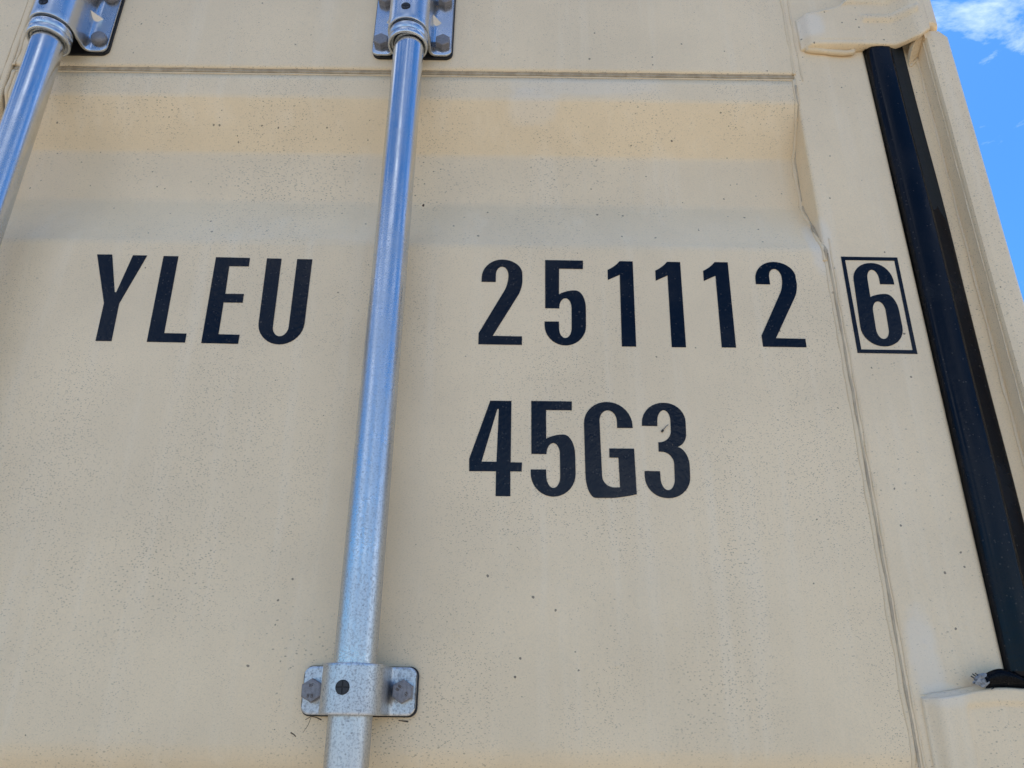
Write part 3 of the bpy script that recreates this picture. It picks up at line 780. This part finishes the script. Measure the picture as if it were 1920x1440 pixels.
def clamp(cx, zc):
    br = link('rod_clamp', from_bm('rod_clamp', hat_bracket(cx, zc - 18.6, zc + 18.6, 46.5, 24.2, 7.0)), door, galv_plate, label='galvanised clamp bracket round the middle rod')
    link('backing_pad', from_bm('backing_pad', prism_y(rrect(cx - 46.9, cx + 47.7, zc - 19.6, zc + 19.2, 7), -3.5, -0.6)), br, pad_m)
    bushing(cx - 3.2, zc + 0.8, RY - 24.0, 5.4, br)
    for sx, rot in ((-37.6, R(92)), (36.0, R(88))):
        hex_bolt(cx + sx, zc - 0.3, -7.2, rot, br)
        marks(cx + sx, zc - 0.3, -14.9, 0 if sx < 0 else R(-125), br)
    return br
def top_bracket(cx, dome, lab):
    z0, z1 = 717.0, 835.0
    br = link('rod_bracket', from_bm('rod_bracket', hat_bracket(cx, z0, z1, 47.0, 23.5, 8.0)), door, galv_plate, label=lab)
    link('backing_pad', from_bm('backing_pad', prism_y(rrect(cx - 46.6, cx + 48.2, z0 - 1.6, z1 + 1, 9), -3.5, -0.6)), br, pad_m)
    bushing(cx - 1.2, 734.0, RY - 23.3, 5.2, br)
    for sx in (-1, 1):
        for zz in (734.0, 803.0):
            hex_bolt(cx + sx * 36.5, zz, -7.2, R(30 if sx < 0 else 28), br, dome=dome)
        # pressed stiffening dimple between wall and flange
        bm = bmesh.new()
        a = [V3(cx + sx * 24.0, -20, 768), V3(cx + sx * 33.5, -7.0, 768), V3(cx + sx * 24.0, -7.0, 775), V3(cx + sx * 24.0, -7.0, 759), V3(cx + sx * 22.5, -20, 772)]
        vs_ = [bm.verts.new(v) for v in a]
        for f in ((0, 1, 2), (0, 3, 1), (4, 0, 2), (1, 3, 2)): bm.faces.new([vs_[i] for i in f])
        link('pressed_dimple', from_bm('pressed_dimple', bm), br, galv_plate)
    # collar on the rod just under the bracket
    cb = lathe_z([(17.2, 714), (21.6, 714), (22.3, 713), (22.3, 706.2), (21.7, 705.4), (21.7, 704.6), (22.4, 704), (22.4, 697.6), (21.8, 696.8), (20.0, 696.8), (19.6, 697.8), (19.6, 700.5), (17.2, 701)], cx + 0.6, RY, 72)
    c_ = link('rod_collar', from_bm('rod_collar', cb), br, galv_plate, True)
    return br
clamp(-121.8, 19.3)
top_bracket(-123.6, False, 'bracket of the middle rod with hexagonal bolts')
top_bracket(-531.6, True, 'bracket of the left rod with round-headed rivets')

# ---------------------------------------------------------------- small marks and debris on the door
def crack(path, r, m_=crack_m, lab=None, name='paint_crack', par=panel, n=5):
    return link(name, from_bm(name, bead(path, r, len(path), 0.5, 0.35, step=0.8, n=n)), par, m_, label=lab)
crack([(-165, -0.2, -3), (-160.5, -0.2, -0.3), (-156, -0.2, -1.2), (-152, -0.2, -3)], 0.45)
crack([(-160.5, -0.2, -0.8), (-162.5, -0.2, -7), (-166, -0.2, -12.5)], 0.28)
crack([(-176, -0.2, -12.5), (-173, -0.2, -14), (-171.5, -0.2, -15.5)], 0.55)
crack([(-89, -0.2, -2.6), (-81, -0.2, -3.4)], 0.40)
crack([(495.6, -25.3, 683), (493.8, -25.3, 676), (495.2, -25.3, 673), (494.2, -25.3, 669)], 0.9, rust_m, 'rust chip on the corner post', 'rust_chip', post)
# pale fleck with a dark tip on the digit 3
bm = bead([(143.5, -1.1, 252.0), (147.5, -1.6, 256.0), (149.2, -1.4, 257.2)], 0.95, 5, 0.4, 0.7, step=0.8, n=7)
fl = link('debris_fleck', from_bm('debris_fleck', bm), None, debris_m, True)
fl['label'] = 'tiny pale fleck with a dark tip stuck on the digit 3 of 45G3'; fl['category'] = 'debris'
link('dark_tip', from_bm('dark_tip', bead([(142.0, -1.1, 249.9), (143.6, -1.2, 252.0)], 1.0, 2, 0.3, 0.7, step=0.7, n=7)), fl, tip_m, True)
bm = bead([(-92.0, RY - 11.2, 470.5), (-91.4, RY - 10.8, 472.6)], 1.2, 9, 0.5, 0.8, step=0.6, n=7)
sp = link('dead_insect', from_bm('dead_insect', bm), None, crack_m, True)
sp['label'] = 'tiny dark insect stuck to the middle galvanised rod, above the lettering'; sp['category'] = 'insect'
for o in bpy.data.objects:
    if '_abs' in o: del o['_abs']
